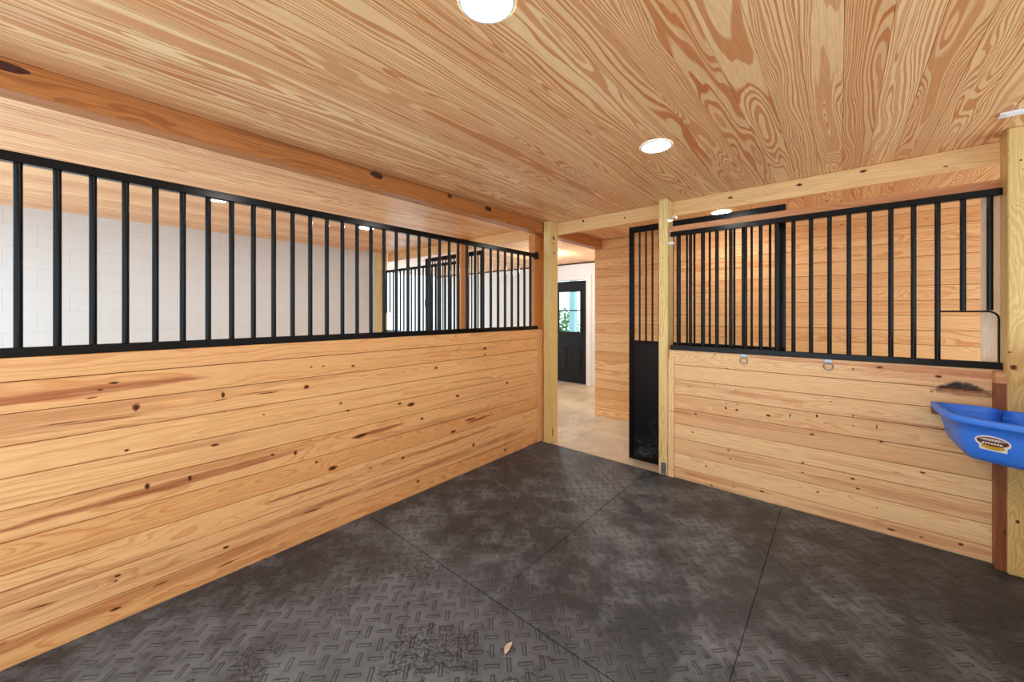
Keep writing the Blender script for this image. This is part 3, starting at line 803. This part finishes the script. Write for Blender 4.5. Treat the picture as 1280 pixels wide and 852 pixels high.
    # two rows of illegible white lettering strokes on the oval, a dark rule between them
    def stroke(a0, c0, a1, c1, w_, mt):
        P = [onto(a0 + (a1-a0)*k/4, c0 + (c1-c0)*k/4, .0019) for k in range(5)]
        Q = [onto(a0 + (a1-a0)*k/4, c0 + (c1-c0)*k/4 + w_, .0019) for k in range(5)]
        sb.add([p[:] for p in P + Q], [[k, k+1, 6+k, 5+k] for k in range(4)], mt)
    stroke(-.046, .0005, .046, .0005, .003, 4)
    for k in range(6):
        a0 = -.030 + k*.010
        stroke(a0, .009 + (k % 2)*.002, a0+.007, .010, .0075, 0)
    for k in range(7):
        a0 = -.036 + k*.0102
        stroke(a0, -.011 + (k % 3)*.001, a0+.0078, -.011, .0085, 0)
    o = sb.build('sticker', [plain('sticker_white', srgb(238, 238, 236), .35), plain('sticker_brown', srgb(112, 62, 34), .35), plain('sticker_gold', srgb(206, 168, 62), .35),
                            plain('sticker_grey', srgb(176, 160, 158), .35), plain('sticker_dark', srgb(46, 26, 22), .35)], t)
    o['label'] = 'oval brown and gold sticker with a white edge'
feeder()
b = MB(); b.timber(.441, .688, 3.577, 3.6088, .862, .918, 'x', .003)
tag(b.build('mounting_cleat', M['brown']), 'small brown wooden cleat on the front wall under the left tip of the feeder', 'cleat', kind='thing')

# --- dry leaf
p = on_z(636, 811, 0)
b = MB(); n = 14; L_ = .072; ang = math.radians(62)
ax = Vector((math.cos(ang), math.sin(ang), 0)); sd = Vector((-ax.y, ax.x, 0)); base = Vector((p.x, p.y, .003))
ax = (on_z(641, 803, 0) - on_z(632, 818, 0)).normalized(); sd = Vector((-ax.y, ax.x, 0))
vs = []
for k in range(n+1):
    s_ = k/n; w_ = .0125*math.sin(PI*s_**.85)**.8 if 0 < s_ < 1 else .0004
    c = base + ax*(s_-.5)*L_ + sd*.004*math.sin(s_*3)
    z_ = .004*math.sin(s_*PI)
    vs += [c - sd*w_ + Vector((0, 0, z_+.004)), c + Vector((0, 0, z_)), c + sd*w_ + Vector((0, 0, z_+.003))]
fs = []
for k in range(n):
    for j in (0, 1): fs.append([k*3+j, k*3+j+1, k*3+j+4, k*3+j+3])
top = [v + Vector((0, 0, .0006)) for v in vs]
b.add([v[:] for v in vs] , fs, 0, smooth=True); b.add([v[:] for v in top], fs, 0, smooth=True)
b.tube((base - ax*L_*.5)[:], (base - ax*(L_*.5+.012))[:], .0009, 6)
tag(b.build('dry_leaf', plain('dry_leaf', srgb(196, 182, 164), .7, .3, var=.2, vs=60.), loc=base), 'small pale dry leaf lying on the dusty black mat', 'leaf', kind='thing')

# --- what shows through the door's glass: a porch post and shrubs
b = MB(); b.box(-5.20, -5.05, 8.25, 8.40, -.12, 2.9, .01); b.box(-5.24, -5.01, 8.21, 8.44, -.12, .12, .01); b.box(-5.23, -5.02, 8.22, 8.43, 2.55, 2.9, .01)
tag(b.build('porch_post', plain('porch_paint', srgb(150, 196, 200), .5)), 'pale teal porch post outside the glass of the black exterior door', 'post', kind='thing')
leafm = plain('shrub_leaf', srgb(96, 142, 96), .6, .3, var=.45, vs=8.)
def shrub(label, x, y, h, r, cnt, sd_):
    rr = random.Random(sd_)
    t = thing('garden_shrub', label, 'shrub', (x, y, -.13))
    b = MB()
    for k in range(5): b.tube((x+rr.uniform(-.05, .05), y+rr.uniform(-.05, .05), -.13), (x+rr.uniform(-r, r)*.5, y+rr.uniform(-r, r)*.5, h*.75), .018, 6, r2=.006)
    b.build('stems', M['brown'], t)
    b = MB()
    for k in range(cnt):
        a = rr.uniform(0, 2*PI); e = math.acos(rr.uniform(-1, 1)); q_ = rr.random()**.4
        c = Vector((x + r*q_*math.cos(a)*math.sin(e), y + r*q_*math.sin(a)*math.sin(e), h*.58 + h*.42*q_*math.cos(e)))
        d1 = Vector((rr.uniform(-1, 1), rr.uniform(-1, 1), rr.uniform(-.6, .8))).normalized(); d2 = d1.orthogonal().normalized()
        s_ = rr.uniform(.04, .075)
        b.add([(c-d1*s_)[:], (c+d2*s_*.45)[:], (c+d1*s_)[:], (c-d2*s_*.45)[:]], [[0, 1, 2, 3]])
    o = b.build('foliage', leafm, t)
shrub('leafy green shrub outside the door glass, left of the teal porch post', -6.25, 9.6, 1.65, .55, 900, 3)
shrub('leafy green shrub outside the door glass, right of the teal porch post', -4.9, 10.9, 1.55, .5, 800, 5)

# ------------------------------------------------------------------ light
w = bpy.data.worlds.new('sky'); sc.world = w; w.use_nodes = True
bg = w.node_tree.nodes['Background']; bg.inputs[0].default_value = (.78, .91, 1.0, 1); bg.inputs[1].default_value = 2.1

# ------------------------------------------------------------------ camera
cam = bpy.data.cameras.new('camera'); co = bpy.data.objects.new('camera', cam); C.objects.link(co)
cam.sensor_fit = 'HORIZONTAL'; cam.sensor_width = 36; cam.lens = 36*FX/1280
cam.shift_y = -(426-H0)/1280; cam.clip_start = .02
co.location = EYE; co.rotation_euler = (PI/2, 0, TH)
sc.camera = co
sc.view_settings.view_transform = 'Standard'; sc.view_settings.look = 'None'
sc.view_settings.gamma = 1; sc.view_settings.use_curve_mapping = False
sc.view_settings.exposure = 0.42
sc.cycles.use_denoising = True
sc.cycles.max_bounces = 10; sc.cycles.diffuse_bounces = 8; sc.cycles.glossy_bounces = 4
sc.cycles.sample_clamp_indirect = 6
